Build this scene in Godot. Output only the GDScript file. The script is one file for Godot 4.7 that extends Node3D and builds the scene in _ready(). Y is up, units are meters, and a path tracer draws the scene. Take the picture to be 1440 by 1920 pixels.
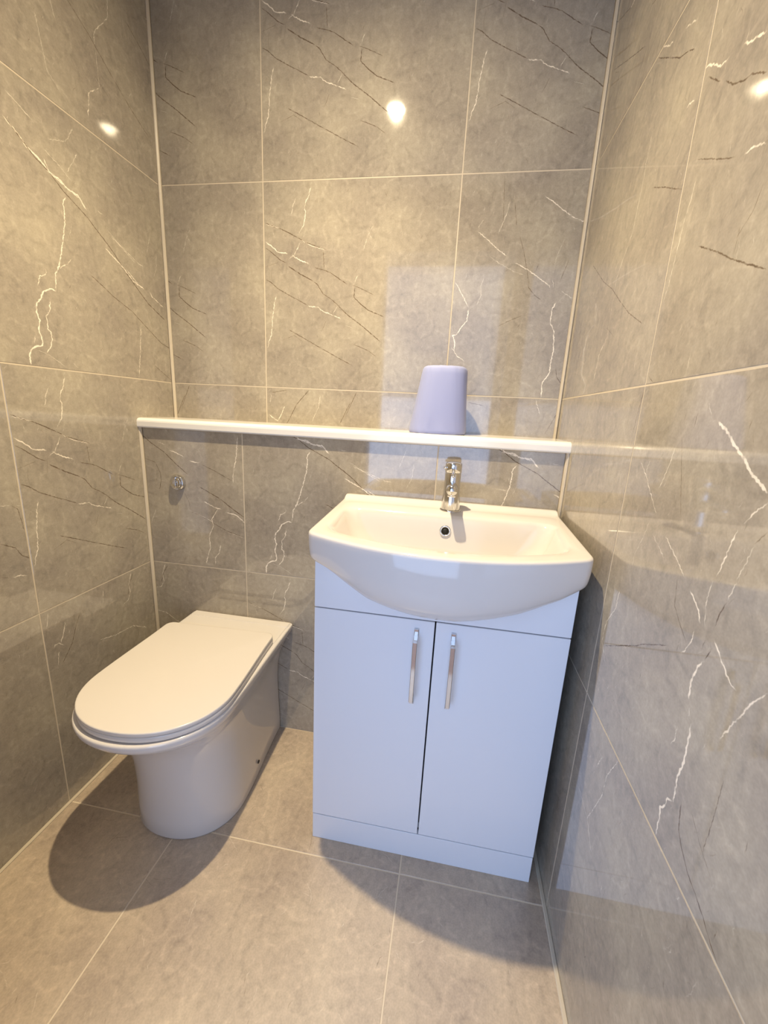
extends Node3D

# A small tiled cloakroom: toilet, vanity basin on a cabinet, boxed-in cistern with a white ledge.
# x runs along the back wall, y is up, z comes out of the back wall. Metres.

const ROOM_W := 1.3007
const ROOM_D := 1.30
const CEIL := 2.30
const BOX_D := 0.1756
const LEDGE_UNDER := 1.037
const LEDGE_TOP := 1.067
const TILE := 0.6
const GX := 0.349      # where the joints of the 600 mm tile grid fall
const GY := 0.585
const GZ := 0.573
const JOINT := 0.0032
const TEX := 1024

var M := {}
var prints := {}
var taken := {}

func _ready() -> void:
	build_camera()
	build_light()
	build_materials()
	build_shell()
	build_hall()
	build_ledge()
	build_toilet()
	build_vanity()
	build_basin()
	build_tap()
	build_flush_button()
	build_paper_roll()
	build_downlight()


func build_camera() -> void:
	var cam := Camera3D.new()
	cam.name = "camera"
	cam.projection = Camera3D.PROJECTION_PERSPECTIVE
	cam.keep_aspect = Camera3D.KEEP_HEIGHT
	cam.fov = 102.646
	cam.near = 0.02
	cam.far = 50.0
	add_child(cam)
	cam.transform = Transform3D(Basis(
		Vector3(0.98459854, 0.04886372, -0.16786319),
		Vector3(-0.08620775, 0.97099923, -0.22299936),
		Vector3(0.15209845, 0.23403595, 0.96025686)).orthonormalized(), Vector3(0.9893, 1.1177, 1.3617))
	cam.current = true


const EXPOSURE := 1.0
const LAMP_AT := Vector3(0.65, 2.30, 0.575)
const LAMP_COLOR := Color(1.0, 0.915, 0.755)
const LAMP_ENERGY := 2.65
const LAMP_ANGLE := 55.0
const LAMP_BLEND := 1.0
const FILL_ENERGY := 1.15
const DAY_COLOR := Color(0.70, 0.81, 1.0)
const DAY_WIDTH := 1.55
const DAY_LOW := Vector2(0.05, 1.25)
const DAY_LOW_ENERGY := 2.15
const DAY_LOW_GLOW := 0.35
const DAY_HIGH := Vector2(1.25, 2.2)
const DAY_HIGH_ENERGY := 0.65
const DAY_HIGH_GLOW := 0.3

func build_light() -> void:
	var env := Environment.new()
	env.background_mode = Environment.BG_COLOR
	env.background_color = Color(0.62, 0.7, 0.82)
	env.ambient_light_source = Environment.AMBIENT_SOURCE_DISABLED
	env.tonemap_mode = Environment.TONE_MAPPER_LINEAR
	env.tonemap_exposure = EXPOSURE
	env.sdfgi_enabled = true
	env.ssao_enabled = true
	env.ssil_enabled = true
	var we := WorldEnvironment.new()
	we.name = "world"
	we.environment = env
	add_child(we)
	# daylight through the tall hall window outside the open doorway: bright below, dimmer above, a split added to shape the light
	for q in [[DAY_LOW, DAY_LOW_ENERGY, "hall_daylight"], [DAY_HIGH, DAY_HIGH_ENERGY, "upper_daylight"]]:
		var day := AreaLight3D.new()
		day.name = q[2]
		day.area_size = Vector2(DAY_WIDTH, q[0].y - q[0].x)
		day.light_color = DAY_COLOR
		day.light_energy = q[1]
		day.area_range = 12.0
		day.area_attenuation = 2.0
		day.shadow_enabled = true
		add_child(day)
		day.position = Vector3(0.475, (q[0].x + q[0].y) * 0.5, 2.05)

const VEINS := {
	"C": [
		[1,26,145,166,196,197,220,219,270,237,302,259,344,264,380,282,427,284,464,324],
		[0,18,153,169,250,239,297,257,355,298,409,324,467,352,496,374,540,403,592,441,660,506,752,577,801,613,922,667],
		[1,16,283,218,302,259,369,279,438,293],
		[1,18,364,317,348,346,351,385,349,382,346,419,332,475,316,527,295,594,274,628,267,690],
		[1,22,267,693,243,692,211,710,194,742,175,764,171,793,179,823,170,861,180,902,175,917,146,924,125,943,118,962,119,997],
		[1,14,359,547,338,570,294,603],
		[1,14,232,623,236,635,229,646,204,658,191,696],
		[1,16,236,736,227,780,208,800,213,818,209,850,221,859,222,885,212,916,189,943],
		[1,12,152,883,144,917],
		[1,20,542,438,639,485,706,532,782,548],
		[1,14,662,488,747,543],
		[1,16,818,548,830,569,919,603],
		[1,12,586,375,672,408,751,437,790,442],
		[1,10,567,357,657,408,733,443],
		[0,14,448,580,518,612,566,637,679,677,752,721,877,794,948,812],
		[1,13,733,731,714,851,688,991],
		[1,9,851,270,817,370],
		[1,9,890,338,881,420,856,470],
		[0,12,813,921,951,992],
		[1,9,149,935,204,951,277,992],
		[1,9,300,963,333,988],
		[1,11,444,121,420,165,383,223],
		[1,9,439,36,394,109,314,144],
		[1,12,167,80,204,94,264,120],
		[1,9,283,186,341,209,403,245],
		[1,12,513,298,553,304],
		[1,8,380,406,363,459],
	],
	"A": [
		[0,16,10,185,52,202,98,215,182,253,230,278,309,304,343,313],
		[1,12,11,192,94,212],
		[1,13,200,265,270,297,343,313],
		[1,20,6,272,46,295,77,321,132,328],
		[1,18,155,336,197,359,250,378],
		[0,16,8,301,35,316,90,358,125,373],
		[0,20,133,387,198,424,270,458],
		[0,14,270,458,291,471,326,519,367,542,414,578],
		[0,18,405,573,464,622,532,666,643,748],
		[0,16,9,452,37,465,74,494,132,524,190,550,242,576],
		[1,16,241,578,299,585,327,604,376,620,427,640],
		[1,10,444,667,492,682],
		[0,13,324,317,327,358,330,402],
		[0,15,279,394,330,407,365,419,418,452,456,473],
		[0,12,483,477,524,491,597,522],
		[0,18,503,406,497,420],
		[1,12,510,430,491,472],
		[0,17,495,490,493,535,536,572,572,596,657,627],
		[1,12,179,74,161,105,158,127,149,154],
		[1,15,256,28,244,69,228,98,223,114,227,143,219,198,202,221,192,239],
		[1,13,199,276,185,304,165,335,137,356],
		[1,9,584,199,555,254,532,319],
		[0,8,6,390,84,368],
		[1,15,66,530,54,564,51,597,40,655,42,675,35,711,36,726,20,759,12,795],
		[0,14,137,698,229,743,297,777,395,825,498,873],
		[0,12,497,763,579,794,625,823],
		[1,10,405,576,383,616],
		[1,8,173,23,164,53],
		[0,8,93,754,165,726,216,757],
		[0,9,346,647,319,706],
	],
	"B": [
		[1,17,386,101,422,122,471,156,520,187,579,212],
		[1,15,98,243,155,284,194,316,245,350],
		[1,16,284,377,352,410,390,435,454,476,462,492],
		[1,11,467,443,476,489],
		[1,9,162,349,201,374,282,415,337,432],
		[0,11,293,264,319,328,347,415,362,487,395,521,428,543],
		[0,9,195,9,209,184,209,236],
		[1,11,230,117,224,163,206,215,190,255],
		[0,10,253,117,274,222],
		[1,9,145,437,134,482,138,522,119,573],
		[1,15,6,460,45,516,85,580],
		[1,18,85,580,82,638,53,674,37,704,16,710,31,746,28,783],
		[0,10,395,383,383,421],
		[1,8,499,272,472,357,466,437],
		[0,11,530,368,501,465],
		[1,10,509,498,575,536],
		[0,10,348,611,290,635,233,665],
		[1,18,499,548,483,582,483,644],
		[1,20,482,642,506,682,516,774,509,834,512,876,482,925,488,998],
		[0,13,538,848,547,892,576,928],
		[1,15,14,766,50,810,87,831],
		[1,9,122,187,98,219,100,240],
	],
	"K": [
		[1,16,108,99,88,148,65,184,42,171,12,148],
		[0,14,252,7,179,88,134,174,118,199],
		[1,11,318,28,308,96,269,181],
		[0,13,492,61,430,186],
		[1,11,29,33,21,89],
		[0,11,29,30,127,12],
		[0,13,524,7,495,69,466,135],
	],
	"H": [
		[1,11,462,6,494,86],
		[0,12,116,34,208,49],
		[0,11,575,69,528,180],
	],
	"F": [
		[0,17,422,285,478,328,548,370,611,427,681,483],
		[0,19,743,543,865,602,928,648,1003,694],
		[1,15,516,319,559,333],
		[1,17,579,358,608,366,665,389],
		[1,17,693,408,751,417],
		[0,13,765,423,836,451,935,498],
		[1,15,976,260,965,363,943,463,941,510],
		[0,12,432,412,491,428,516,481,520,522,503,586],
		[1,16,761,621,826,650,870,660],
		[1,18,891,672,949,681,1006,725],
		[1,15,848,655,807,722,816,757,787,817,791,883,759,983],
		[1,13,856,854,843,907,818,939,816,984],
		[1,12,675,681,763,712,814,736],
		[0,12,682,684,763,714,821,742,894,778,996,804],
		[1,10,886,779,995,807],
		[1,10,475,688,435,778],
		[0,9,652,581,678,635,682,677],
	],
	"G": [
		[1,11,37,12,19,81],
		[1,14,106,91,87,146,69,180],
		[1,13,38,189,43,173,61,175,85,200],
		[1,13,57,206,44,276],
		[0,13,180,89,157,129,122,211,62,282],
		[1,11,321,27,307,105],
		[0,13,519,16,490,62,466,129],
		[1,15,267,278,368,305,435,310,482,315,584,381],
		[0,11,123,12,90,17],
		[1,13,507,3,481,68,485,122,465,156,424,165],
	],
	"N": [
		[1,14,921,520,960,526],
		[0,12,960,526,982,544,990,604,993,637],
		[1,11,976,529,1001,535],
		[0,14,899,661,935,684,950,693,970,732,1002,755],
		[1,14,920,806,953,810,978,820],
		[0,10,878,789,912,803],
	],
	"P": [
		[1,16,679,1,731,35,759,43],
		[1,15,832,68,863,82,898,98],
		[0,14,651,10,738,69,826,129,871,147,916,172],
		[1,12,928,310,948,307,981,318],
		[1,11,708,218,709,278,698,312,702,332,700,376,691,430,685,490,656,532,615,582,596,614,596,657],
		[1,9,596,657,601,741,600,801],
		[1,13,600,801,539,854,522,955],
		[0,12,790,420,880,460,942,492,1003,522],
		[0,12,263,460,448,576,571,636,671,700,775,761,898,817],
		[1,9,392,636,410,706],
		[1,9,321,740,347,905,401,946],
		[1,8,798,689,780,723],
		[0,8,575,766,672,814],
	],
	"Q": [
		[1,18,0,266,35,285,81,318,112,323],
		[1,20,163,336,192,353,216,360,241,373],
		[1,13,174,313,171,336],
		[0,14,28,304,91,354],
		[0,17,113,366,150,396,195,419,219,424,245,439,271,456],
		[0,12,53,483,104,508,163,539,224,567],
		[1,16,255,579,284,581,322,595],
		[1,11,68,526,60,572,47,604,40,654,33,710,27,750,14,792],
		[0,14,144,701,234,744,296,779,348,804,409,832],
		[0,8,343,664,329,707,297,735,296,779],
		[0,11,13,977,47,996],
		[1,8,211,927,211,989],
		[1,8,140,964,130,992],
	],
	"S": [
		[0,11,1000,12,992,48,984,85,979,132],
		[1,8,563,246,553,301],
		[1,8,509,413,491,462],
	],
	"U": [
		[1,26,370,94,411,116,437,137,475,161,502,184,529,198,550,208],
		[1,11,63,206,117,244,161,285,213,328],
		[1,9,125,192,109,225,122,244],
		[1,11,234,154,223,193,209,231,193,264],
		[0,8,251,132,318,310],
		[1,13,499,236,489,251],
		[1,13,504,281,495,323,480,388],
		[1,14,556,224,531,250,516,272],
		[1,9,210,376,288,416],
		[1,13,274,365,360,412,386,429],
		[0,11,573,270,552,297],
		[1,11,553,299,544,335,534,372],
		[0,9,294,73,292,111],
		[1,8,182,352,167,396,138,456,140,503],
		[1,9,325,55,348,88],
		[0,10,357,433,371,499,409,529,441,550],
		[1,16,408,440,453,469,467,492],
		[1,11,474,396,469,445,483,493],
		[0,14,524,419,513,448,511,474],
		[1,11,535,374,524,419],
		[1,13,453,509,456,538,442,567,430,581],
		[1,15,516,497,546,522,586,549,601,547],
		[0,14,517,518,506,551],
		[1,26,506,551,491,577,485,615,490,649],
		[1,20,499,664,503,681],
		[1,22,515,689,520,727,522,775,516,815,519,845,522,874],
		[1,20,520,875,503,887,502,908,490,926,494,959,497,995],
		[0,13,67,781,247,673,280,649,378,594],
		[1,13,92,581,88,645,45,711,38,777,91,828],
		[1,13,660,509,641,537,622,583,606,622,592,662],
		[1,10,478,724,479,757,470,780],
		[0,14,544,849,557,906,580,930,610,950,640,959,668,970,697,987,721,995],
		[0,10,628,711,630,806,628,871],
		[0,9,575,836,617,867,659,889],
	],
	"V": [
		[1,11,283,4,239,99,238,147,237,171,215,229,178,323,206,348,252,381],
		[1,11,195,74,168,139],
		[1,10,74,312,127,316,173,328],
		[1,10,273,584,321,604],
	],
}


# ---------------------------------------------------------------- helpers

func numbered(called: String) -> String:
	if not taken.has(called):
		taken[called] = 0
		return called
	taken[called] += 1
	return "%s_%03d" % [called, taken[called]]

func tag(o: Node, label: String, category: String, group := "") -> void:
	o.set_meta("label", label)
	o.set_meta("category", category)
	if group:
		o.set_meta("group", group)

func thing(called: String, label: String, category: String, at: Vector3, group := "") -> Node3D:
	var o := Node3D.new()
	o.name = numbered(called)
	add_child(o, true)
	o.position = at
	tag(o, label, category, group)
	return o

func part(called: String, mesh: Mesh, mat: Material, parent: Node, at := Vector3.ZERO, label := "") -> MeshInstance3D:
	var o := MeshInstance3D.new()
	o.name = called
	o.mesh = mesh
	o.material_override = null
	for i in mesh.get_surface_count():
		o.set_surface_override_material(i, mat)
	parent.add_child(o, true)
	o.position = at
	if label:
		o.set_meta("label", label)
	return o

func struct(called: String, mesh: Mesh, mat: Material, at: Vector3, label: String, category: String) -> MeshInstance3D:
	var o := part(called, mesh, mat, self, at)
	o.set_meta("kind", "structure")
	o.set_meta("label", label)
	o.set_meta("category", category)
	return o

func std(color: Color, rough: float, metal := 0.0, spec := 0.5) -> StandardMaterial3D:
	var m := StandardMaterial3D.new()
	m.albedo_color = color
	m.roughness = rough
	m.metallic = metal
	m.metallic_specular = spec
	return m

func new_st(smooth := true) -> SurfaceTool:
	var st := SurfaceTool.new()
	st.begin(Mesh.PRIMITIVE_TRIANGLES)
	st.set_smooth_group(0 if smooth else -1)
	return st

func done(st: SurfaceTool) -> ArrayMesh:
	st.generate_normals()
	return st.commit()

# a triangle whose front looks along "out"; front faces run clockwise
func tri(st: SurfaceTool, a: Vector3, b: Vector3, c: Vector3, out: Vector3) -> void:
	if (b - a).cross(c - a).dot(out) > 0.0:
		var k := b
		b = c
		c = k
	st.add_vertex(a)
	st.add_vertex(b)
	st.add_vertex(c)

func quad(st: SurfaceTool, a: Vector3, b: Vector3, c: Vector3, d: Vector3, out: Vector3) -> void:
	tri(st, a, b, c, out)
	tri(st, a, c, d, out)

# a box with chamfered edges
func add_box(st: SurfaceTool, lo: Vector3, hi: Vector3, ch := 0.001) -> void:
	var c := (lo + hi) * 0.5
	var h := (hi - lo) * 0.5
	ch = minf(ch, minf(h.x, minf(h.y, h.z)) * 0.9)
	for ax in 3:
		var b := (ax + 1) % 3
		var d := (ax + 2) % 3
		for s in [-1.0, 1.0]:
			var q := []
			for k in [[-1, -1], [1, -1], [1, 1], [-1, 1]]:
				var v := Vector3.ZERO
				v[ax] = h[ax] * s
				v[b] = (h[b] - ch) * k[0]
				v[d] = (h[d] - ch) * k[1]
				q.append(c + v)
			var n := Vector3.ZERO
			n[ax] = s
			quad(st, q[0], q[1], q[2], q[3], n)
	for ax in 3:
		var b := (ax + 1) % 3
		var d := (ax + 2) % 3
		for s in [-1.0, 1.0]:
			for t in [-1.0, 1.0]:
				var q := []
				for e in [-1.0, 1.0]:
					var v := Vector3.ZERO
					v[ax] = (h[ax] - ch) * e
					v[b] = h[b] * s
					v[d] = (h[d] - ch) * t
					var w := Vector3.ZERO
					w[ax] = (h[ax] - ch) * e
					w[b] = (h[b] - ch) * s
					w[d] = h[d] * t
					q.append(c + v)
					q.append(c + w)
				var n := Vector3.ZERO
				n[b] = s
				n[d] = t
				quad(st, q[0], q[1], q[3], q[2], n)
	for sx in [-1.0, 1.0]:
		for sy in [-1.0, 1.0]:
			for sz in [-1.0, 1.0]:
				tri(st, c + Vector3(h.x * sx, (h.y - ch) * sy, (h.z - ch) * sz), c + Vector3((h.x - ch) * sx, h.y * sy, (h.z - ch) * sz), c + Vector3((h.x - ch) * sx, (h.y - ch) * sy, h.z * sz), Vector3(sx, sy, sz))

func box_mesh(lo: Vector3, hi: Vector3, ch := 0.001) -> ArrayMesh:
	var st := new_st(false)
	add_box(st, lo, hi, ch)
	return done(st)

# a surface through rings of equally many points; "inside" tells which way is out
func loft(rings: Array, closed := true, flip := false) -> ArrayMesh:
	var st := new_st()
	add_loft(st, rings, closed, flip)
	return done(st)

func add_loft(st: SurfaceTool, rings: Array, closed := true, flip := false) -> void:
	for k in rings.size() - 1:
		var a: PackedVector3Array = rings[k]
		var b: PackedVector3Array = rings[k + 1]
		var n := a.size()
		for i in (n if closed else n - 1):
			var j := (i + 1) % n
			for t in [[a[i], a[j], b[j]], [a[i], b[j], b[i]]]:
				var p: Vector3 = t[0]
				var q: Vector3 = t[1]
				var r: Vector3 = t[2]
				if (q - p).cross(r - p).length_squared() < 1e-16:
					continue
				st.add_vertex(p)
				if flip:
					st.add_vertex(r)
					st.add_vertex(q)
				else:
					st.add_vertex(q)
					st.add_vertex(r)

func shrink(ring: PackedVector3Array, to: Vector3) -> PackedVector3Array:
	var r := PackedVector3Array()
	for q in ring:
		r.append(to)
	return r

func circle(r: float, y: float, n := 40, c := Vector3.ZERO) -> PackedVector3Array:
	var o := PackedVector3Array()
	for i in n:
		var a := TAU * i / n
		o.append(c + Vector3(cos(a) * r, y, sin(a) * r))
	return o

# turned shape around y; profile of (radius, height) from bottom to top
func lathe(profile: Array, n := 40) -> ArrayMesh:
	var rings := []
	for q in profile:
		rings.append(circle(maxf(q[0], 0.00001), q[1], n))
	return loft(rings, true, false)

# a tube along a path
func tube(path: Array, radii: Array, n := 24, squash := 1.0) -> ArrayMesh:
	var rings := []
	for k in path.size():
		var p: Vector3 = path[k]
		var d: Vector3 = ((path[mini(k + 1, path.size() - 1)] as Vector3) - (path[maxi(k - 1, 0)] as Vector3)).normalized()
		var side := d.cross(Vector3.RIGHT)
		if side.length() < 0.2:
			side = d.cross(Vector3.UP)
		side = side.normalized()
		var up := side.cross(d).normalized()
		var ring := PackedVector3Array()
		for i in n:
			var a := TAU * i / n
			ring.append(p + (side * cos(a) * squash + up * sin(a)) * float(radii[k]))
		rings.append(ring)
	rings.push_front(shrink(rings[0], path[0]))
	rings.append(shrink(rings[-1], path[-1]))
	return loft(rings, true, true)


# ---------------------------------------------------------------- materials

func noise_bytes(s: int, freq: float, w: int, h: int, octaves := 4, ridged := false) -> PackedByteArray:
	var n := FastNoiseLite.new()
	if ridged:
		n.fractal_type = FastNoiseLite.FRACTAL_RIDGED
	n.seed = s
	n.noise_type = FastNoiseLite.TYPE_SIMPLEX_SMOOTH
	n.frequency = freq
	n.fractal_octaves = octaves
	var im := n.get_image(w, h)
	im.convert(Image.FORMAT_L8)
	if w != TEX or h != TEX:
		im.resize(TEX, TEX, Image.INTERPOLATE_CUBIC)
	return im.get_data()

# the stone body of a tile: clouded grey-brown with a fine upright grain
func stone(s: int, base: Color, cloud: float, grain: float) -> PackedByteArray:
	var big := noise_bytes(s, 0.0022, TEX, TEX, 3)
	var mid := noise_bytes(s + 1, 0.028, TEX, TEX, 4)
	var fine := noise_bytes(s + 2, 0.11, TEX, TEX, 2)
	var pale := noise_bytes(s + 4, 0.0075, TEX, TEX, 5, true)
	var dusk := noise_bytes(s + 5, 0.0060, TEX, TEX, 5, true)
	var streak := noise_bytes(s + 3, 0.05, TEX, TEX / 8, 3)
	var out := PackedByteArray()
	out.resize(TEX * TEX * 3)
	var r := base.r * 255.0
	var g := base.g * 255.0
	var b := base.b * 255.0
	for i in TEX * TEX:
		var c := cloud * (big[i] - 128) / 128.0
		var v := 1.0 + c + (grain * (mid[i] - 128) + grain * 0.9 * (fine[i] - 128) + grain * 0.4 * (streak[i] - 128)) / 128.0
		v += 0.085 * maxf(0.0, (pale[i] - 168) / 87.0) - 0.085 * maxf(0.0, (dusk[i] - 168) / 87.0)
		out[i * 3] = clampi(int(r * v), 0, 255)
		out[i * 3 + 1] = clampi(int(g * (v + c * 0.06)), 0, 255)
		out[i * 3 + 2] = clampi(int(b * (v - c * 0.10)), 0, 255)
	return out

const VEIN_WHITE := Color8(238, 228, 210)
const VEIN_DARK := Color8(92, 76, 58)

func draw_vein(px: PackedByteArray, pts: Array, white: bool, weight: float, rng: RandomNumberGenerator) -> void:
	var col := VEIN_WHITE if white else VEIN_DARK
	var cr := col.r * 255.0
	var cg := col.g * 255.0
	var cb := col.b * 255.0
	var half := weight * (0.000062 if white else 0.000048) / TILE * TEX      # half width in texels
	var strength := clampf(weight / (18.0 if white else 14.0), 0.28, 1.0)
	var wob := FastNoiseLite.new()
	wob.seed = rng.randi() % 9999
	wob.frequency = 0.035
	wob.fractal_octaves = 3
	var total := 0.0
	for k in pts.size() - 1:
		total += pts[k].distance_to(pts[k + 1])
	var along := 0.0
	for k in pts.size() - 1:
		var a: Vector2 = pts[k]
		var b: Vector2 = pts[k + 1]
		var n := maxi(2, int(a.distance_to(b) / 0.7))
		var nor := (b - a).normalized().orthogonal()
		for i in n:
			var t := float(i) / n
			var s := along + a.distance_to(b) * t
			var w := wob.get_noise_1d(s * 2.0)
			var p := a.lerp(b, t) + nor * (w * (3.4 if white else 1.6))
			var fade := smoothstep(0.0, 16.0, s) * smoothstep(0.0, 16.0, total - s)
			var vary := 0.72 + 0.9 * wob.get_noise_1d(s * 0.9 + 700.0)
			var al := strength * clampf(vary, 0.12, 1.0) * (0.25 + 0.75 * fade)
			var hw := maxf(0.55, half * (0.55 + 0.45 * fade) * (1.0 + 0.7 * wob.get_noise_1d(s * 1.3 + 90.0)))
			var rad := int(ceil(hw + 1.0))
			var ix := int(p.x)
			var iy := int(p.y)
			for y in range(maxi(0, iy - rad), mini(TEX, iy + rad + 1)):
				for x in range(maxi(0, ix - rad), mini(TEX, ix + rad + 1)):
					var d := Vector2(x + 0.5, y + 0.5).distance_to(p)
					var e := clampf(hw + 0.6 - d, 0.0, 1.0) * al * 0.62
					if e > 0.01:
						var o := (y * TEX + x) * 3
						px[o] = int(lerpf(px[o], cr, e))
						px[o + 1] = int(lerpf(px[o + 1], cg, e))
						px[o + 2] = int(lerpf(px[o + 2], cb, e))
		along += a.distance_to(b)

# short pale and dark flecks scattered through the stone
func flecked(px: PackedByteArray, rng: RandomNumberGenerator, count: int) -> PackedByteArray:
	for i in count:
		var p := Vector2(rng.randf() * TEX, rng.randf() * TEX)
		var q := p + Vector2.from_angle(rng.randf_range(1.0, 2.3)) * rng.randf_range(5.0, 28.0)
		draw_vein(px, [p, p.lerp(q, 0.5) + Vector2(rng.randf_range(-3, 3), 0), q], rng.randf() < 0.65, rng.randf_range(5.0, 10.0), rng)
	return px

func print_material(px: PackedByteArray, rough: float) -> StandardMaterial3D:
	var im := Image.create_from_data(TEX, TEX, false, Image.FORMAT_RGB8, px)
	var m := StandardMaterial3D.new()
	m.albedo_texture = ImageTexture.create_from_image(im)
	m.roughness = rough
	m.metallic_specular = 0.68
	return m

const STONE := Color8(159, 150, 135)
const FLOOR_STONE := Color8(182, 165, 144)

func build_materials() -> void:
	M.ceramic = std(Color(0.825, 0.805, 0.785), 0.08)
	M.seat = std(Color(0.83, 0.805, 0.775), 0.16)
	M.cabinet = std(Color(0.86, 0.87, 0.89), 0.22)
	M.cabinet_core = std(Color(0.80, 0.80, 0.80), 0.5)
	M.ledge = std(Color(0.90, 0.89, 0.87), 0.12)
	M.chrome = std(Color(0.86, 0.86, 0.86), 0.07, 1.0)
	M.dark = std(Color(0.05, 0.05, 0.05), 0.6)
	M.grout = std(Color8(200, 187, 165), 0.7)
	M.grout_floor = std(Color8(216, 201, 176), 0.7)
	M.silicone = std(Color8(198, 186, 165), 0.35)
	M.plaster = std(Color(0.90, 0.89, 0.87), 0.85)
	M.front = std(Color8(150, 138, 122), 0.5)
	M.hall = std(Color(0.88, 0.89, 0.90), 0.85)
	M.hall_floor = std(Color8(142, 108, 82), 0.5)
	M.paint = std(Color(0.88, 0.88, 0.88), 0.4)
	M.paper = std(Color8(150, 157, 196), 0.75)
	M.paper.rim_enabled = true
	M.paper.rim = 0.2
	var rng := RandomNumberGenerator.new()
	rng.seed = 7
	var bodies := [stone(11, STONE, 0.075, 0.042), stone(47, STONE, 0.075, 0.042)]
	var n := 0
	for b in bodies.size():
		bodies[b] = flecked(bodies[b], rng, 420)
	for key in VEINS:
		var px: PackedByteArray = bodies[n % 2].duplicate()
		for v in VEINS[key]:
			var pts := []
			for i in range(2, v.size(), 2):
				pts.append(Vector2(v[i], v[i + 1]) / 1000.0 * TEX)
			draw_vein(px, pts, v[0] == 1, float(v[1]), rng)
		# faint hairlines that the print is full of
		for i in 16:
			var p := Vector2(rng.randf() * TEX, rng.randf() * TEX)
			var q := p + Vector2.from_angle(rng.randf_range(1.2, 2.0)) * rng.randf_range(20.0, 90.0)
			draw_vein(px, [p, p.lerp(q, 0.5) + Vector2(rng.randf_range(-6, 6), 0), q], rng.randf() < 0.6, rng.randf_range(4.0, 6.0), rng)
		prints[key] = print_material(px, 0.05)
		n += 1
	var fl := stone(83, FLOOR_STONE, 0.07, 0.05)
	fl = flecked(fl, rng, 300)
	for k in 2:
		var px: PackedByteArray = fl.duplicate()
		for i in 40:
			var p := Vector2(rng.randf() * TEX, rng.randf() * TEX)
			var q := p + Vector2.from_angle(rng.randf() * TAU) * rng.randf_range(30.0, 120.0)
			draw_vein(px, [p, p.lerp(q, 0.5) + Vector2(rng.randf_range(-9, 9), rng.randf_range(-9, 9)), q], rng.randf() < 0.75, rng.randf_range(5.0, 8.0), rng)
		prints["floor%d" % k] = print_material(px, 0.34)


# ---------------------------------------------------------------- tiled shell

# one tile: local x along the wall, y up, z out; uv over the whole 600 mm print
func tile_mesh(w: float, h: float, u0: float, v0: float) -> ArrayMesh:
	var st := SurfaceTool.new()
	st.begin(Mesh.PRIMITIVE_TRIANGLES)
	st.set_smooth_group(-1)
	var ch := 0.0005
	var hw := w * 0.5
	var hh := h * 0.5
	var put := func(p: Vector3) -> void:
		st.set_uv(Vector2((u0 + p.x + hw) / TILE, (v0 + hh - p.y) / TILE))
		st.add_vertex(p)
	var q := func(a: Vector3, b: Vector3, c: Vector3, d: Vector3, out: Vector3) -> void:
		if (b - a).cross(c - a).dot(out) > 0.0:
			for p in [a, c, b, a, d, c]:
				put.call(p)
		else:
			for p in [a, b, c, a, c, d]:
				put.call(p)
	var back := -0.006
	var f := [Vector3(-hw + ch, -hh + ch, 0), Vector3(hw - ch, -hh + ch, 0), Vector3(hw - ch, hh - ch, 0), Vector3(-hw + ch, hh - ch, 0)]
	var e := [Vector3(-hw, -hh, -ch), Vector3(hw, -hh, -ch), Vector3(hw, hh, -ch), Vector3(-hw, hh, -ch)]
	var g := [Vector3(-hw, -hh, back), Vector3(hw, -hh, back), Vector3(hw, hh, back), Vector3(-hw, hh, back)]
	q.call(f[0], f[1], f[2], f[3], Vector3(0, 0, 1))
	q.call(g[0], g[1], g[2], g[3], Vector3(0, 0, -1))
	for i in 4:
		var j := (i + 1) % 4
		var out: Vector3 = (e[i] + e[j]) * 0.5
		out.z = 0
		q.call(f[i], f[j], e[j], e[i], out + Vector3(0, 0, 0.2))
		q.call(e[i], e[j], g[j], g[i], out)
	st.generate_normals()
	return st.commit()

# lays tiles on a surface. o: the point where u = 0, v = 0; U along, V down the surface, N out.
# ub, vb: the borders of the rows and columns; anchors: print offset of each; names: print per [row][column]
func lay(wall: Node3D, o: Vector3, U: Vector3, V: Vector3, ub: Array, vb: Array, ua: Array, va: Array, which: Array) -> void:
	var N := U.cross(-V)
	for r in vb.size() - 1:
		for c in ub.size() - 1:
			if which[r][c] == "":
				continue
			var u0: float = ub[c] + JOINT * 0.5
			var u1: float = ub[c + 1] - JOINT * 0.5
			var v0: float = vb[r] + JOINT * 0.5
			var v1: float = vb[r + 1] - JOINT * 0.5
			var t := part("tile", tile_mesh(u1 - u0, v1 - v0, u0 - ua[c], v0 - va[r]), prints[which[r][c]], wall)
			var at := o + U * (u0 + u1) * 0.5 + V * (v0 + v1) * 0.5
			t.transform = Transform3D(Basis(U, -V, N), at - wall.position)

func slab(called: String, lo: Vector3, hi: Vector3, mat: Material, label: String, category: String) -> MeshInstance3D:
	var c := (lo + hi) * 0.5
	return struct(called, box_mesh(lo - c, hi - c, 0.0002), mat, c, label, category)

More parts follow.
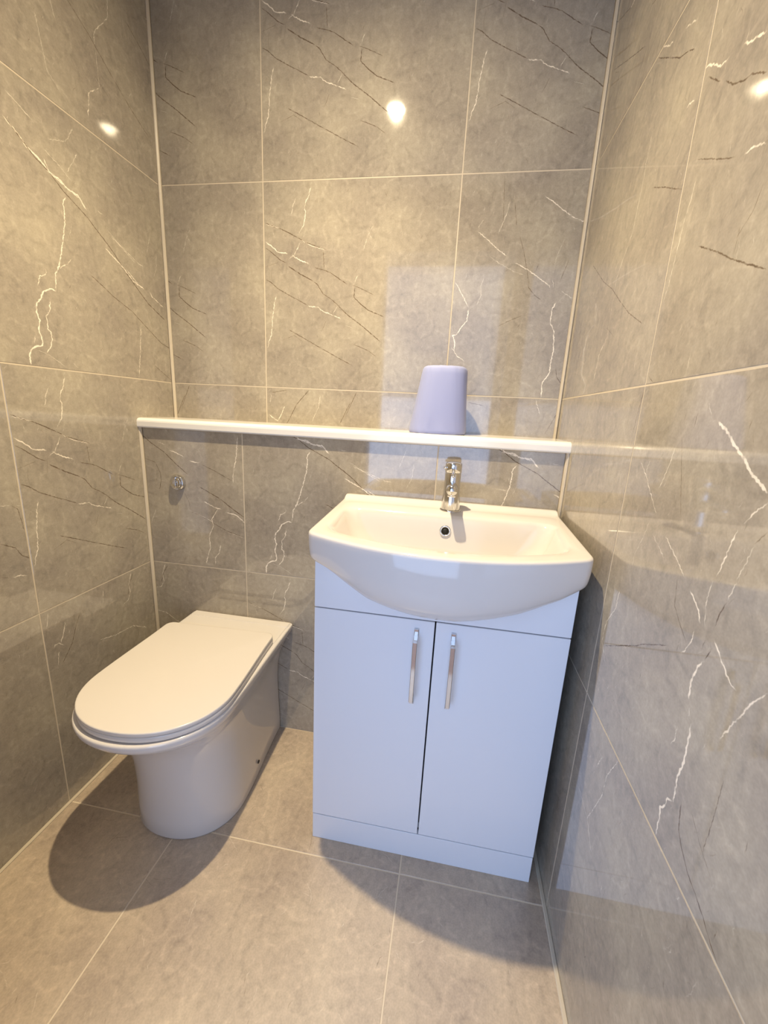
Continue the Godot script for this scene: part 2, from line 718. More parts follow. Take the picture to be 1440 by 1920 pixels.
func build_shell() -> void:
	var g := 0.0006       # grout lies this much behind the tile faces
	var w := ROOM_W
	var fl := slab("floor", Vector3(-0.12, -0.12, -0.12), Vector3(w + 0.12, -g, ROOM_D + 0.1), M.grout_floor, "beige stone tiled floor of the small toilet room", "floor")
	lay(fl, Vector3(0, 0, 0), Vector3.RIGHT, Vector3.BACK, [0.0, GX, GX + TILE, w], [BOX_D, GZ, GZ + TILE, ROOM_D + 0.1], [GX - TILE, GX, GX + TILE], [GZ - TILE, GZ, GZ + TILE],
		[["floor0", "floor1", "floor0"], ["floor1", "floor0", "floor1"], ["floor0", "floor1", "floor0"]])
	var bk := slab("wall_back", Vector3(-0.12, 0, -0.12), Vector3(w + 0.12, CEIL, -g), M.grout, "glossy brown marble tiled back wall above the white ledge", "wall")
	lay(bk, Vector3(0, CEIL, 0), Vector3.RIGHT, Vector3.DOWN, [0.0, GX, GX + TILE, w], [0.0, CEIL - GY - 2 * TILE, CEIL - GY - TILE, CEIL - LEDGE_UNDER], [GX - TILE, GX, GX + TILE],
		[CEIL - GY - 3 * TILE, CEIL - GY - 2 * TILE, CEIL - GY - TILE], [["A", "A", "A"], ["A", "A", "B"], ["K", "K", "H"]])
	var rows := [0.0, CEIL - GY - 2 * TILE, CEIL - GY - TILE, CEIL - GY, CEIL]
	var row_at := [CEIL - GY - 3 * TILE, CEIL - GY - 2 * TILE, CEIL - GY - TILE, CEIL - GY]
	var lf := slab("wall_left", Vector3(-0.12, 0, -g), Vector3(-g, CEIL, ROOM_D + 0.1), M.grout, "glossy brown marble tiled wall beside the toilet", "wall")
	lay(lf, Vector3(0, CEIL, ROOM_D), Vector3.FORWARD, Vector3.DOWN, [0.0, ROOM_D - GZ - TILE, ROOM_D - GZ, ROOM_D], rows, [ROOM_D - GZ - 2 * TILE, ROOM_D - GZ - TILE, ROOM_D - GZ], row_at,
		[["B", "P", "P"], ["A", "Q", "C"], ["C", "N", "A"], ["B", "K", "G"]])
	var rt := slab("wall_right", Vector3(w + g, 0, -g), Vector3(w + 0.12, CEIL, ROOM_D + 0.1), M.grout, "glossy grey brown marble tiled wall beside the vanity unit", "wall")
	lay(rt, Vector3(w, CEIL, 0), Vector3.BACK, Vector3.DOWN, [0.0, GZ, GZ + TILE, ROOM_D], rows, [GZ - TILE, GZ, GZ + TILE], row_at,
		[["A", "A", "B"], ["P", "Q", "C"], ["S", "U", "A"], ["G", "V", "F"]])
	var bx := slab("wall_boxing", Vector3(0, 0, -g), Vector3(w, LEDGE_UNDER, BOX_D - g), M.grout, "tiled low boxing wall below the ledge, hiding the cistern", "wall")
	lay(bx, Vector3(0, LEDGE_UNDER, BOX_D), Vector3.RIGHT, Vector3.DOWN, [0.0, GX, GX + TILE, w], [0.0, LEDGE_UNDER - GY, LEDGE_UNDER], [GX - TILE, GX, GX + TILE], [LEDGE_UNDER - GY - TILE, LEDGE_UNDER - GY],
		[["F", "C", "C"], ["G", "A", "A"]])
	# ceiling with a round hole for the downlight
	slab("ceiling", Vector3(-0.12, CEIL, -0.12), Vector3(w + 0.12, CEIL + 0.12, ROOM_D + 0.1), M.plaster, "plain white plaster ceiling", "ceiling")
	# front wall with the open doorway the picture is taken from
	var fw := struct("wall_front", front_wall_mesh(), M.front, Vector3.ZERO, "plain wall around the open doorway facing the vanity", "wall")
	fw.position = Vector3.ZERO
	# silicone beads in the corners
	var n := 0
	for c in [[Vector3(0, LEDGE_TOP, 0), Vector3(0, CEIL, 0), 1, 1], [Vector3(w, LEDGE_TOP, 0), Vector3(w, CEIL, 0), -1, 1],
			[Vector3(0, 0.0, BOX_D), Vector3(0, LEDGE_UNDER, BOX_D), 1, 1], [Vector3(w, 0.0, BOX_D), Vector3(w, LEDGE_UNDER, BOX_D), -1, 1]]:
		n += 1
		struct("trim_%d" % n, bead_mesh(c[1].y - c[0].y, c[2]), M.silicone, c[0], ["cream sealant bead up the left corner above the ledge", "cream sealant bead up the right corner above the ledge", "cream sealant bead in the corner behind the toilet", "cream sealant bead in the corner behind the basin"][n - 1], "trim")
	for c in [[0.0, 1.0, "cream grout bead along the floor beside the toilet"], [w, -1.0, "cream grout bead along the floor beside the vanity"]]:
		n += 1
		var st := new_st(false)
		add_box(st, Vector3(-0.0045, -0.0005, BOX_D), Vector3(0.0045, 0.0035, ROOM_D), 0.0012)
		struct("trim_%d" % n, done(st), M.silicone, Vector3(c[0] + c[1] * 0.0045, 0, 0), c[2], "trim")

func bead_mesh(h: float, s: int) -> ArrayMesh:
	var rings := []
	for y in [0.0, h]:
		var ring := PackedVector3Array([Vector3(0, y, 0)])
		for i in 5:
			var a := PI * 0.5 * i / 4.0
			ring.append(1.0 * Vector3(s * (0.0065 - 0.0035 * sin(a)) * (1.0 if i > 0 else 1.0), y, 0.003 + 0.0035 * (1.0 - cos(a)) * 1.0) if i < 4 else Vector3(s * 0.0005, y, 0.0068))
		ring[1] = Vector3(s * 0.0068, y, 0.0005)
		rings.append(ring)
	for ring in rings:
		for i in ring.size():
			ring[i] = Vector3(ring[i].x * 1.3, ring[i].y, ring[i].z * 1.3)
	return loft(rings, true, s < 0)

func front_wall_mesh() -> ArrayMesh:
	var st := new_st(false)
	var z0 := ROOM_D
	var z1 := ROOM_D + 0.1
	add_box(st, Vector3(0.0, 0, z0), Vector3(0.50, CEIL, z1), 0.0005)
	add_box(st, Vector3(1.25, 0, z0), Vector3(ROOM_W, CEIL, z1), 0.0005)
	add_box(st, Vector3(0.50, 2.04, z0), Vector3(1.25, CEIL, z1), 0.0005)
	return done(st)

func build_hall() -> void:
	var z0 := ROOM_D + 0.1
	var z1 := 2.1
	slab("floor_hall", Vector3(-0.6, -0.12, z0), Vector3(2.4, 0.0, z1), M.hall_floor, "plain floor of the hall outside the doorway", "floor")
	slab("ceiling_hall", Vector3(-0.6, CEIL, z0), Vector3(2.4, CEIL + 0.12, z1), M.plaster, "white ceiling of the hall outside the doorway", "ceiling")
	slab("wall_hall_left", Vector3(-0.7, 0, z0), Vector3(-0.6, CEIL, z1), M.hall, "white side wall of the hall left of the doorway", "wall")
	slab("wall_hall_right", Vector3(2.4, 0, z0), Vector3(2.5, CEIL, z1), M.hall, "white side wall of the hall right of the doorway", "wall")
	var st := new_st(false)
	add_box(st, Vector3(-0.6, 0, z0), Vector3(-0.12, CEIL, z0 + 0.05), 0.0005)
	add_box(st, Vector3(ROOM_W + 0.12, 0, z0), Vector3(2.4, CEIL, z0 + 0.05), 0.0005)
	struct("wall_hall_near", done(st), M.hall, Vector3.ZERO, "white hall walls either side of the toilet room", "wall")
	st = new_st(false)
	add_box(st, Vector3(-0.6, 0, z1), Vector3(-0.3, CEIL, z1 + 0.1), 0.0005)
	add_box(st, Vector3(1.25, 0, z1), Vector3(2.4, CEIL, z1 + 0.1), 0.0005)
	add_box(st, Vector3(-0.3, 0, z1), Vector3(1.25, 0.05, z1 + 0.1), 0.0005)
	add_box(st, Vector3(-0.3, 2.2, z1), Vector3(1.25, CEIL, z1 + 0.1), 0.0005)
	struct("wall_hall_far", done(st), M.hall, Vector3.ZERO, "white hall wall around the large daylight window", "wall")
	var n := 0
	for q in [[DAY_LOW, DAY_LOW_GLOW, "brighter lower pane of the unseen hall window"], [DAY_HIGH, DAY_HIGH_GLOW, "dimmer upper pane of the unseen hall window, added to shape the daylight"]]:  # unseen window, divided into a bright and a dim pane to steer the daylight
		n += 1
		var pane := StandardMaterial3D.new()
		pane.albedo_color = Color(0.8, 0.85, 0.9)
		pane.roughness = 0.3
		pane.emission_enabled = true
		pane.emission = DAY_COLOR
		pane.emission_energy_multiplier = q[1]
		var h: float = (q[0].y - q[0].x) * 0.5
		var win := struct("window_%d" % n, box_mesh(Vector3(-DAY_WIDTH * 0.5, -h, -0.01), Vector3(DAY_WIDTH * 0.5, h, 0.01), 0.001), pane, Vector3(0.475, (q[0].x + q[0].y) * 0.5, z1 + 0.04), q[2], "window")
		st = new_st(false)
		for x in [-DAY_WIDTH * 0.5, DAY_WIDTH * 0.5 - 0.04]:
			add_box(st, Vector3(x, -h, -0.03), Vector3(x + 0.04, h, 0.0), 0.003)
		for y in [-h, h - 0.03]:
			add_box(st, Vector3(-DAY_WIDTH * 0.5, y, -0.03), Vector3(DAY_WIDTH * 0.5, y + 0.03, 0.0), 0.003)
		part("window_frame", done(st), M.paint, win)


# ---------------------------------------------------------------- objects

func build_ledge() -> void:
	var rings := []
	var f := BOX_D + 0.0125
	var prof := [[0.0, 0.0], [f - 0.003, 0.0], [f - 0.0008, 0.0015], [f, 0.004], [f, 0.018], [f - 0.0012, 0.0225], [f - 0.0045, 0.0265], [f - 0.010, 0.0290], [f - 0.017, 0.030], [0.0, 0.030]]
	for x in [0.0, ROOM_W]:
		var ring := PackedVector3Array()
		for q in prof:
			ring.append(Vector3(x, q[1], q[0]))
		rings.append(ring)
	var st := new_st(false)
	for i in prof.size():
		var j := (i + 1) % prof.size()
		var mid: Vector3 = (rings[0][i] + rings[0][j]) * 0.5
		quad(st, rings[0][i], rings[0][j], rings[1][j], rings[1][i], Vector3(0, mid.y - 0.015, mid.z - 0.09))
	for s in 2:
		for i in range(1, prof.size() - 1):
			tri(st, rings[s][0], rings[s][i], rings[s][i + 1], Vector3(-1 if s == 0 else 1, 0, 0))
	var o := part("ledge_board", done(st), M.ledge, self, Vector3(0, LEDGE_UNDER, 0))
	tag(o, "long glossy white ledge board capping the tiled boxing", "shelf")

# D-shaped ring: straight back, straight sides, rounded front
func d_ring(cx: float, hb: float, hm: float, zb: float, zc: float, zf: float, y: float, rb := 0.0) -> PackedVector3Array:
	var o := PackedVector3Array()
	var nb := 8
	# back edge, left to right, with rounded back corners
	for i in nb + 1:
		var t := float(i) / nb
		o.append(Vector3(cx - hb + rb + (2.0 * hb - 2.0 * rb) * t, y, zb))
	for i in range(1, 5):
		var a := PI * 0.5 * i / 5.0
		o.append(Vector3(cx + hb - rb + rb * sin(a), y, zb + rb - rb * cos(a)))
	for i in 9:
		var t := float(i) / 8
		o.append(Vector3(cx + lerpf(hb, hm, smoothstep(0.0, 1.0, t)), y, lerpf(zb + rb, zc, t)))
	var n := 40
	for i in range(1, n):
		var a := PI * i / n
		var c := cos(a)
		var s := sin(a)
		o.append(Vector3(cx + signf(c) * pow(absf(c), 0.93) * hm, y, zc + pow(s, 0.93) * (zf - zc)))
	for i in 9:
		var t := 1.0 - float(i) / 8
		o.append(Vector3(cx - lerpf(hb, hm, smoothstep(0.0, 1.0, t)), y, lerpf(zb + rb, zc, t)))
	for i in range(1, 5):
		var a := PI * 0.5 * (5 - i) / 5.0
		o.append(Vector3(cx - hb + rb - rb * sin(a), y, zb + rb - rb * cos(a)))
	return o

# a flat D-shaped slab with rounded rims
func d_slab(hb: float, hm: float, zb: float, zc: float, zf: float, y0: float, y1: float, r: float, rb: float, hole := 0.0) -> ArrayMesh:
	var rings := []
	var c := Vector3(0, 0, (zb + zf) * 0.5)
	var f := func(inset: float, y: float) -> PackedVector3Array:
		return d_ring(0.0, hb - inset, hm - inset, zb + inset, zc, zf - inset, y, maxf(rb - inset, 0.001))
	rings.append(shrink(f.call(0.0, y0), c + Vector3(0, y0, 0)) if hole == 0.0 else d_ring(0.0, hm - hole, hm - hole, zb + hole * 1.6, zc, zf - hole, y1, 0.06))
	if hole > 0.0:
		rings.append(d_ring(0.0, hm - hole, hm - hole, zb + hole * 1.6, zc, zf - hole, y0, 0.06))
	rings.append(f.call(r, y0))
	rings.append(f.call(r * 0.3, y0 + r * 0.3))
	rings.append(f.call(0.0, y0 + r))
	rings.append(f.call(0.0, y1 - r))
	rings.append(f.call(r * 0.3, y1 - r * 0.3))
	rings.append(f.call(r, y1))
	rings.append(f.call(r * 2.0, y1 + 0.0002))
	rings.append(shrink(f.call(0.0, y1), c + Vector3(0, y1 + 0.0005, 0)) if hole == 0.0 else d_ring(0.0, hm - hole, hm - hole, zb + hole * 1.6, zc, zf - hole, y1, 0.06))
	return loft(rings, true, false)

func build_toilet() -> void:
	var t := thing("toilet", "white back-to-wall toilet with a flat closed lid", "toilet", Vector3(0.333, 0, BOX_D + 0.001))
	var b := BOX_D + 0.001
	var rings := []
	var prof := [
		[0.000, 0.130, 0.148, 0.470, 0.610], [0.006, 0.1315, 0.1500, 0.470, 0.613], [0.050, 0.131, 0.149, 0.470, 0.612], [0.130, 0.127, 0.146, 0.472, 0.612],
		[0.210, 0.1245, 0.144, 0.480, 0.619], [0.270, 0.127, 0.148, 0.492, 0.633], [0.305, 0.1345, 0.153, 0.505, 0.648], [0.330, 0.143, 0.160, 0.520, 0.664],
		[0.352, 0.1525, 0.167, 0.535, 0.686], [0.370, 0.162, 0.174, 0.550, 0.711], [0.384, 0.1695, 0.1795, 0.558, 0.7315], [0.394, 0.1745, 0.1835, 0.563, 0.742],
		[0.404, 0.1780, 0.1863, 0.565, 0.748], [0.412, 0.1795, 0.1870, 0.565, 0.7495], [0.4160, 0.1793, 0.1866, 0.565, 0.7490], [0.4183, 0.1780, 0.185, 0.565, 0.7475], [0.419, 0.1755, 0.182, 0.565, 0.745], [0.419, 0.170, 0.176, 0.565, 0.739]]
	for q in prof:
		rings.append(d_ring(0.0, q[1], q[2], 0.0, q[3] - b, q[4] - b, q[0], 0.008))
	rings.push_front(shrink(rings[0], Vector3(0, 0, 0.2)))
	rings.append(shrink(rings[-1], Vector3(0, 0.419, 0.28)))
	part("pan", loft(rings, true, false), M.ceramic, t)
	# stepped rear deck of the pan
	var st := new_st(false)
	add_box(st, Vector3(-0.1735, 0.4150, 0.002), Vector3(0.1735, 0.4225, 0.036), 0.0033)
	add_box(st, Vector3(-0.170, 0.4150, 0.034), Vector3(0.170, 0.4205, 0.130), 0.0008)
	part("rear_deck", done(st), M.ceramic, t)
	var seat := part("seat", d_slab(0.174, 0.182, 0.0, 0.272, 0.4395, 0.0, 0.0125, 0.002, 0.02, 0.065), M.seat, t, Vector3(-0.006, 0.4215, 0.124))
	seat.rotation.y = deg_to_rad(2.2)
	var lid := part("lid", d_slab(0.174, 0.182, 0.0, 0.272, 0.440, 0.0, 0.0105, 0.0022, 0.022), M.seat, t, Vector3(-0.006, 0.4352, 0.124))
	lid.rotation.y = deg_to_rad(2.2)
	st = new_st(false)
	add_box(st, Vector3(-0.150, 0.4195, 0.098), Vector3(0.138, 0.4355, 0.1225), 0.006)
	part("hinge_bar", done(st), M.seat, t)
	var cap := part("screw_cap", lathe([[0.0, 0.0], [0.0055, 0.0], [0.0055, 0.0015], [0.004, 0.0022], [0.0, 0.0022]], 20), M.dark, t, Vector3(0.1475, 0.052, 0.205))
	cap.rotation.z = -PI / 2

func handle_mesh() -> ArrayMesh:
	# flat-footed bow handle: path in y (up) and z (out)
	var path := [[0.095, 0.0035], [0.0785, 0.0035], [0.0765, 0.0055], [0.0765, 0.0235], [0.0735, 0.0265], [-0.0735, 0.0265], [-0.0765, 0.0235], [-0.0765, 0.0055], [-0.0785, 0.0035], [-0.095, 0.0035]]
	var th := 0.0032
	var hw := 0.0048
	var st := new_st(false)
	var rings := []
	for k in path.size():
		var p := Vector2(path[k][0], path[k][1])
		var a := Vector2(path[maxi(k - 1, 0)][0], path[maxi(k - 1, 0)][1])
		var c := Vector2(path[mini(k + 1, path.size() - 1)][0], path[mini(k + 1, path.size() - 1)][1])
		var d1 := (p - a).normalized() if k > 0 else (c - p).normalized()
		var d2 := (c - p).normalized() if k < path.size() - 1 else d1
		var n := (d1.orthogonal() + d2.orthogonal()).normalized()
		n = n / maxf(0.5, n.dot(d1.orthogonal()))
		var ring := []
		var b := 0.0009
		for s in [[-hw, -th + b], [-hw + b, -th], [hw - b, -th], [hw, -th + b], [hw, th - b], [hw - b, th], [-hw + b, th], [-hw, th - b]]:
			ring.append(Vector3(s[0], p.x + n.x * s[1], p.y + n.y * s[1]))
		rings.append(ring)
	for k in rings.size() - 1:
		var mid := Vector3(0, (path[k][0] + path[k + 1][0]) * 0.5, (path[k][1] + path[k + 1][1]) * 0.5)
		for i in 8:
			var j := (i + 1) % 8
			var f: Vector3 = (rings[k][i] + rings[k][j] + rings[k + 1][i] + rings[k + 1][j]) * 0.25
			quad(st, rings[k][i], rings[k][j], rings[k + 1][j], rings[k + 1][i], f - mid)
	for e in [0, rings.size() - 1]:
		for i in range(1, 7):
			tri(st, rings[e][0], rings[e][i], rings[e][i + 1], Vector3(0, 1 if e == 0 else -1, 0))
	return done(st)

func build_vanity() -> void:
	var x0 := 0.7065
	var x1 := 1.2685
	var zf := 0.529
	var zb := BOX_D + 0.001
	var t := thing("vanity_cabinet", "white two-door vanity cabinet under the basin", "cabinet", Vector3((x0 + x1) * 0.5, 0, (zf + zb) * 0.5))
	var o := t.position
	var zd := zf - 0.017
	for q in [["side_panel", Vector3(x0, 0, zb), Vector3(x0 + 0.016, 0.80, zd - 0.0005), M.cabinet], ["side_panel", Vector3(x1 - 0.016, 0, zb), Vector3(x1, 0.80, zd - 0.0005), M.cabinet],
			["back_panel", Vector3(x0 + 0.016, 0.06, zb), Vector3(x1 - 0.016, 0.70, zb + 0.006), M.cabinet_core], ["base_panel", Vector3(x0 + 0.016, 0.0815, zb + 0.006), Vector3(x1 - 0.016, 0.0975, zd - 0.001), M.cabinet_core],
			["front_rail", Vector3(x0, 0.6775, zd), Vector3(x1, 0.80, zf), M.cabinet], ["plinth", Vector3(x0, 0.0, zd), Vector3(x1, 0.0772, zf - 0.0022), M.cabinet]]:
		part(q[0], box_mesh(q[1] - o, q[2] - o, 0.0009), q[3], t)
	for s in [0, 1]:
		var a := x0 if s == 0 else 0.9868
		var b := 0.9836 if s == 0 else x1
		var c := Vector3((a + b) * 0.5, 0.3785, (zd + zf) * 0.5)
		var h := Vector3((b - a) * 0.5, 0.2965, (zf - zd) * 0.5)
		var door := part("door", box_mesh(-h, h, 0.001), M.cabinet, t, c - o)
		part("handle", handle_mesh(), M.chrome, door, Vector3((0.9445 if s == 0 else 1.0265) - c.x, 0.5605 - c.y, h.z + 0.0002), "slim chrome bow handle")

func edge_ring(cx: float, hb: float, hf: float, zb: float, zc: float, bow: float, r: float, y: float) -> PackedVector3Array:
	var o := PackedVector3Array()
	var front := func(x: float) -> float:
		return zc + bow * (1.0 - pow(absf(x) / hf, 2.0))
	var bez := func(a: Vector3, b: Vector3, c: Vector3) -> void:
		for i in range(1, 8):
			var t := i / 8.0
			o.append(a.lerp(b, t).lerp(b.lerp(c, t), t))
	for i in 25:
		o.append(Vector3(cx - hb + r + (2.0 * hb - 2.0 * r) * i / 24.0, y, zb))
	bez.call(Vector3(cx + hb - r, y, zb), Vector3(cx + hb, y, zb), Vector3(cx + lerpf(hb, hf, 0.05), y, zb + r))
	for i in 17:
		var t := i / 16.0
		var z := lerpf(zb + r, zc - r, t)
		o.append(Vector3(cx + lerpf(hb, hf, (z - zb) / (zc - zb)), y, z))
	bez.call(o[-1], Vector3(cx + hf, y, zc), Vector3(cx + hf - r, y, front.call(hf - r)))
	for i in 49:
		var x := (hf - r) * (1.0 - 2.0 * i / 48.0)
		o.append(Vector3(cx + x, y, front.call(x)))
	bez.call(o[-1], Vector3(cx - hf, y, zc), Vector3(cx - lerpf(hb, hf, (zc - r - zb) / (zc - zb)), y, zc - r))
	for i in 17:
		var t := 1.0 - i / 16.0
		var z := lerpf(zb + r, zc - r, t)
		o.append(Vector3(cx - lerpf(hb, hf, (z - zb) / (zc - zb)), y, z))
	bez.call(o[-1], Vector3(cx - hb, y, zb), Vector3(cx - hb + r, y, zb))
	return o

func belly(x: float) -> float:
	# height at which the apron of the basin meets the front of the cabinet
	var xs := [0.66, 0.709, 0.75, 0.7965, 0.8425, 0.915, 0.986, 1.0425, 1.14, 1.221, 1.268, 1.32]
	var ys := [0.805, 0.798, 0.786, 0.761, 0.737, 0.7205, 0.7145, 0.718, 0.7405, 0.7735, 0.797, 0.805]
	for i in xs.size() - 1:
		if x <= xs[i + 1]:
			var t: float = clampf((x - xs[i]) / (xs[i + 1] - xs[i]), 0.0, 1.0)
			var p0: float = ys[maxi(i - 1, 0)]
			var p3: float = ys[mini(i + 2, ys.size() - 1)]
			return cubic_interpolate(ys[i], ys[i + 1], p0, p3, t)
	return 0.805

func build_basin() -> void:
	var cx := 0.988
	var at := Vector3(cx, 0.80, 0.40)
	var t := thing("washbasin", "wide white ceramic washbasin with a bowed front", "basin", at)
	var rings := []
	var bowl := [[0.03, 0.03, 0.40, 0.455, 0.005, 0.02, 0.748], [0.12, 0.11, 0.372, 0.470, 0.03, 0.035, 0.752], [0.185, 0.17, 0.352, 0.486, 0.048, 0.045, 0.764], [0.225, 0.208, 0.338, 0.499, 0.060, 0.05, 0.788],
		[0.245, 0.230, 0.328, 0.509, 0.068, 0.05, 0.818], [0.257, 0.244, 0.320, 0.517, 0.074, 0.046, 0.846], [0.263, 0.252, 0.315, 0.523, 0.077, 0.043, 0.859], [0.268, 0.257, 0.311, 0.528, 0.079, 0.041, 0.8655],
		[0.274, 0.262, 0.306, 0.533, 0.081, 0.038, 0.868], [0.287, 0.272, 0.240, 0.548, 0.083, 0.028, 0.868], [0.295, 0.279, 0.206, 0.557, 0.083, 0.022, 0.868]]
	for q in bowl:
		rings.append(edge_ring(cx, q[0], q[1], q[2], q[3], q[4], q[5], q[6]))
	rings.push_front(shrink(rings[0], Vector3(cx, 0.7475, 0.43)))
	# rim: a low upstand runs along the back
	for q in [[0.299, 0.2825, 0.199, 0.5610, 0.083, 0.020, 0.868, 0.005], [0.3015, 0.2845, 0.194, 0.5640, 0.083, 0.020, 0.8675, 0.0095], [0.3032, 0.2862, 0.182, 0.5662, 0.083, 0.018, 0.866, 0.0125], [0.3038, 0.287, 0.1785, 0.5674, 0.083, 0.018, 0.8635, 0.0125], [0.304, 0.2873, 0.1775, 0.5678, 0.083, 0.018, 0.860, 0.0125]]:
		var ring := edge_ring(cx, q[0], q[1], q[2], q[3], q[4], q[5], q[6])
		for i in ring.size():
			ring[i].y += q[7] * (1.0 - smoothstep(0.004, 0.022, ring[i].z - q[2]))
		rings.append(ring)
	var top: PackedVector3Array = rings[-1]
	for k in range(1, 15):
		var a := PI * 0.5 * k / 14.0
		var ring := PackedVector3Array()
		for p in top:
			var f := smoothstep(0.47, 0.575, p.z)
			var side := clampf(absf(p.x - cx) / 0.29, 0.0, 1.0)
			var yq := lerpf(0.802, belly(p.x), f)
			var zq := lerpf(p.z, 0.5315, f)
			var xq := cx + (p.x - cx) * lerpf(1.0, 0.955, smoothstep(0.85, 1.0, side))
			var ce := pow(maxf(cos(a), 0.0), 0.42)
			var se := pow(sin(a), 0.95)
			ring.append(Vector3(lerpf(xq, p.x, ce), lerpf(p.y, yq, se), lerpf(zq, p.z, ce) if p.z > 0.3 else p.z))
		rings.append(ring)
	var low := PackedVector3Array()
	for p in rings[-1]:
		low.append(Vector3(cx + (p.x - cx) * 0.9, minf(p.y + 0.002, 0.80), lerpf(p.z, 0.36, 0.12)))
	rings.append(low)
	rings.append(shrink(low, Vector3(cx, 0.735, 0.36)))
	for k in rings.size():
		var ring: PackedVector3Array = rings[k]
		for i in ring.size():
			ring[i] -= at
		rings[k] = ring
	part("bowl", loft(rings, true, true), M.ceramic, t)
	var over := Node3D.new()
	var ring_mesh := lathe([[0.0092, -0.004], [0.0092, 0.0008], [0.0100, 0.0022], [0.0120, 0.0030], [0.0138, 0.0024], [0.0147, 0.0004], [0.0147, -0.002]], 36)
	over.free()
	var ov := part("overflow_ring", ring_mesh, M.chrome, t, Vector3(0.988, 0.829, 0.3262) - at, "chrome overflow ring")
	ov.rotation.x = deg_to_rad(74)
	part("overflow_shade", lathe([[0.0, -0.003], [0.0096, -0.003], [0.0096, 0.0004], [0.0, 0.0004]], 28), M.dark, ov)  # near-black disc paints in the dark inside the overflow
	part("waste_plug", lathe([[0.0, -0.001], [0.031, -0.001], [0.031, 0.0015], [0.027, 0.004], [0.012, 0.0062], [0.0, 0.0065]], 40), M.chrome, t, Vector3(cx, 0.7483, 0.43) - at, "chrome waste plug")

func build_tap() -> void:
	var at := Vector3(0.996, 0.868, 0.252)
	var t := thing("mixer_tap", "chrome mixer tap with a pin lever on the basin deck", "tap", at)
	part("base_flange", lathe([[0.0, 0.0], [0.0280, 0.0], [0.0284, 0.0018], [0.0278, 0.0040], [0.0255, 0.0050], [0.0, 0.0050]]), M.chrome, t)
	part("body", lathe([[0.0256, 0.0055], [0.0247, 0.02], [0.0222, 0.05], [0.0213, 0.08], [0.0211, 0.1015], [0.0205, 0.103], [0.0, 0.103]]), M.chrome, t)
	part("cap", lathe([[0.0, 0.1045], [0.0208, 0.1045], [0.0218, 0.106], [0.0218, 0.126], [0.0208, 0.129], [0.017, 0.1315], [0.009, 0.133], [0.0, 0.1335]]), M.chrome, t)
	var sp := part("spout", tube([Vector3(0, 0.066, 0.008), Vector3(0, 0.068, 0.035), Vector3(0, 0.0705, 0.065), Vector3(0, 0.072, 0.095), Vector3(0, 0.0725, 0.1005)], [0.0155, 0.0150, 0.0142, 0.0136, 0.0126], 28), M.chrome, t)
	part("aerator", tube([Vector3(0, 0.062, 0.089), Vector3(0, 0.054, 0.0905)], [0.0098, 0.0094], 24), M.chrome, sp)
	part("lever", tube([Vector3(0, 0.118, 0.015), Vector3(0, 0.115, 0.045), Vector3(0, 0.108, 0.085), Vector3(0, 0.1065, 0.092)], [0.0042, 0.0040, 0.0044, 0.0036], 16), M.chrome, t)
	part("indicator_stud", tube([Vector3(-0.018, 0.118, 0.010), Vector3(-0.0245, 0.118, 0.013)], [0.0042, 0.0036], 16), M.chrome, t)

func build_flush_button() -> void:
	var at := Vector3(0.1232, 0.868, BOX_D)
	var t := thing("flush_button", "round chrome dual flush button on the tiled boxing", "flush button", at)
	var rim := part("bezel", lathe([[0.0, 0.0], [0.0245, 0.0], [0.0252, 0.003], [0.0248, 0.009], [0.0225, 0.0125], [0.0195, 0.0132], [0.0186, 0.011], [0.0, 0.011]], 44), M.chrome, t)
	rim.rotation.x = PI / 2
	for s in [-1.0, 1.0]:
		var outline := PackedVector3Array()
		var cut := -0.004 if s < 0.0 else -0.0028
		for i in 25:
			var a := -PI * 0.5 + PI * i / 24.0
			outline.append(Vector3(s * maxf(0.0178 * cos(a), absf(cut) if s > 0 else absf(cut) - 0.0036) , 0.0178 * sin(a), 0))
		var rings := []
		var c := Vector3(s * 0.008, 0, 0)
		for q in [[1.0, 0.010], [1.0, 0.0148], [0.95, 0.0165], [0.86, 0.0172]]:
			var ring := PackedVector3Array()
			for p in outline:
				ring.append(c + (p - c) * q[0] + Vector3(0, 0, q[1]))
			rings.append(ring)
		rings.append(shrink(rings[-1], c + Vector3(0, 0, 0.0174)))
		part("button", loft(rings, true, s < 0.0), M.chrome, t)

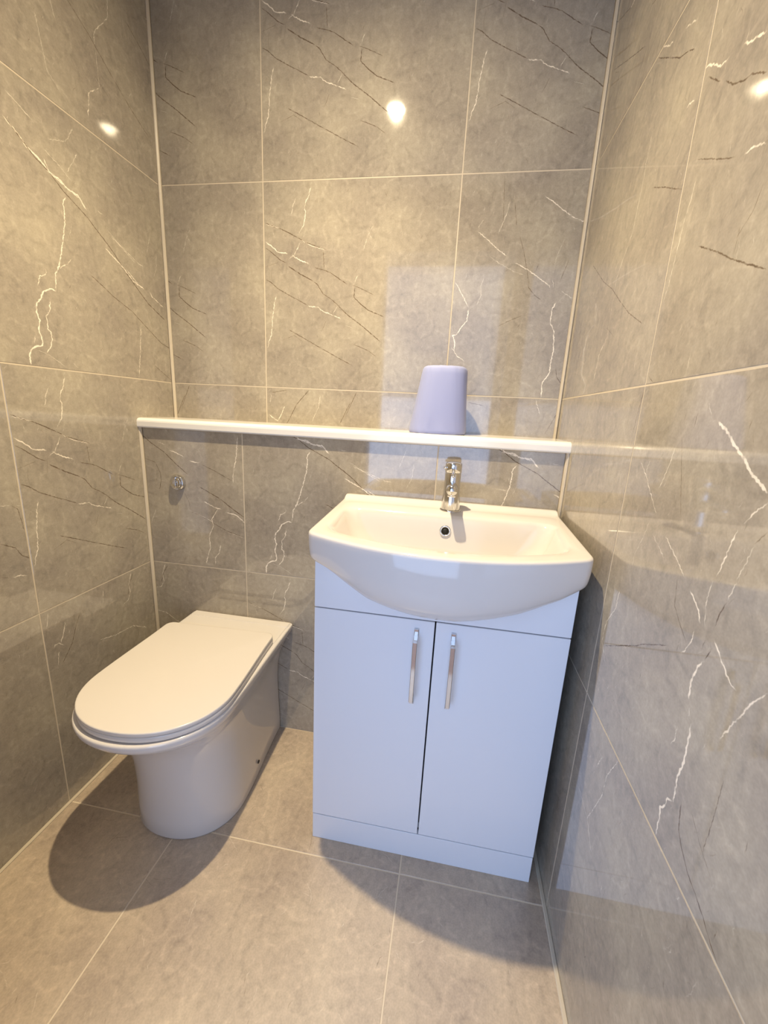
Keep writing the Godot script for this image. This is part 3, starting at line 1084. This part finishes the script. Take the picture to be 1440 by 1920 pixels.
func build_paper_roll() -> void:
	var at := Vector3(0.938, LEDGE_TOP, 0.098)
	var rings := []
	var nz := FastNoiseLite.new()
	nz.seed = 5
	nz.frequency = 9.0
	var prof := [[0.0, 0.97, 0.0], [0.003, 1.0, 0.0], [0.010, 1.004, 0.0], [0.018, 0.994, 0.0], [0.06, 0.93, 0.0], [0.10, 0.875, 0.0], [0.14, 0.825, 0.0], [0.168, 0.79, 0.0], [0.180, 0.765, 0.0], [0.186, 0.72, 0.0], [0.189, 0.64, 0.0], [0.190, 0.5, 0.0]]
	for q in prof:
		var ring := PackedVector3Array()
		var h: float = q[0] / 0.19
		for i in 72:
			var a := TAU * i / 72.0
			var c := cos(a)
			var s := sin(a)
			var px: float = signf(c) * pow(absf(c), 0.8) * 0.0835 * q[1]
			var pz: float = signf(s) * pow(absf(s), 0.8) * 0.068 * q[1]
			var wr: float = 1.0 + nz.get_noise_3d(c * 0.5, h * 0.6, s * 0.5) * 0.02 + (nz.get_noise_3d(c * 2.0, h * 6.0, s * 2.0) * 0.03 if h < 0.12 or h > 0.94 else 0.0)
			ring.append(Vector3(px * wr + 0.010 * h, q[0] + (nz.get_noise_2d(c * 3.0, s * 3.0) * 0.0012 if h > 0.9 else 0.0), pz * wr))
		rings.append(ring)
	rings.push_front(shrink(rings[0], Vector3(0, 0, 0)))
	rings.append(shrink(rings[-1], Vector3(0.01, 0.1895, 0)))
	var t := thing("paper_roll", "lavender wrapped paper roll, tapering upward, on the white ledge", "paper roll", at)
	part("wrapper", loft(rings, true, false), M.paper, t)

func build_downlight() -> void:
	var t := thing("ceiling_downlight", "small round recessed downlight in the white ceiling", "downlight", LAMP_AT)
	part("bezel", lathe([[0.031, -0.001], [0.0325, -0.005], [0.036, -0.007], [0.041, -0.0055], [0.0435, 0.0], [0.031, 0.0]], 48), M.paint, t)
	var glow := StandardMaterial3D.new()
	glow.albedo_color = Color(0.9, 0.9, 0.88)
	glow.roughness = 0.4
	glow.emission_enabled = true
	glow.emission = LAMP_COLOR
	glow.emission_energy_multiplier = 300.0
	part("lamp_lens", lathe([[0.0, 0.0], [0.031, 0.0], [0.031, -0.002], [0.028, -0.0035], [0.015, -0.0042], [0.0, -0.0044]], 40), glow, t)
	var l := SpotLight3D.new()
	l.name = "lamp_light"
	l.light_color = LAMP_COLOR
	l.light_energy = LAMP_ENERGY
	l.light_size = 0.014
	l.spot_angle = LAMP_ANGLE
	l.spot_angle_attenuation = LAMP_BLEND
	l.spot_range = 8.0
	l.spot_attenuation = 2.0
	l.shadow_enabled = true
	t.add_child(l)
	l.position = Vector3(0, -0.012, 0)
	l.rotation.x = -PI / 2
	# second, wide spot added to brighten the upper walls and corners
	var w := l.duplicate() as SpotLight3D
	w.name = "added_fill"
	w.light_energy = FILL_ENERGY
	w.spot_angle = 88.0
	t.add_child(w)
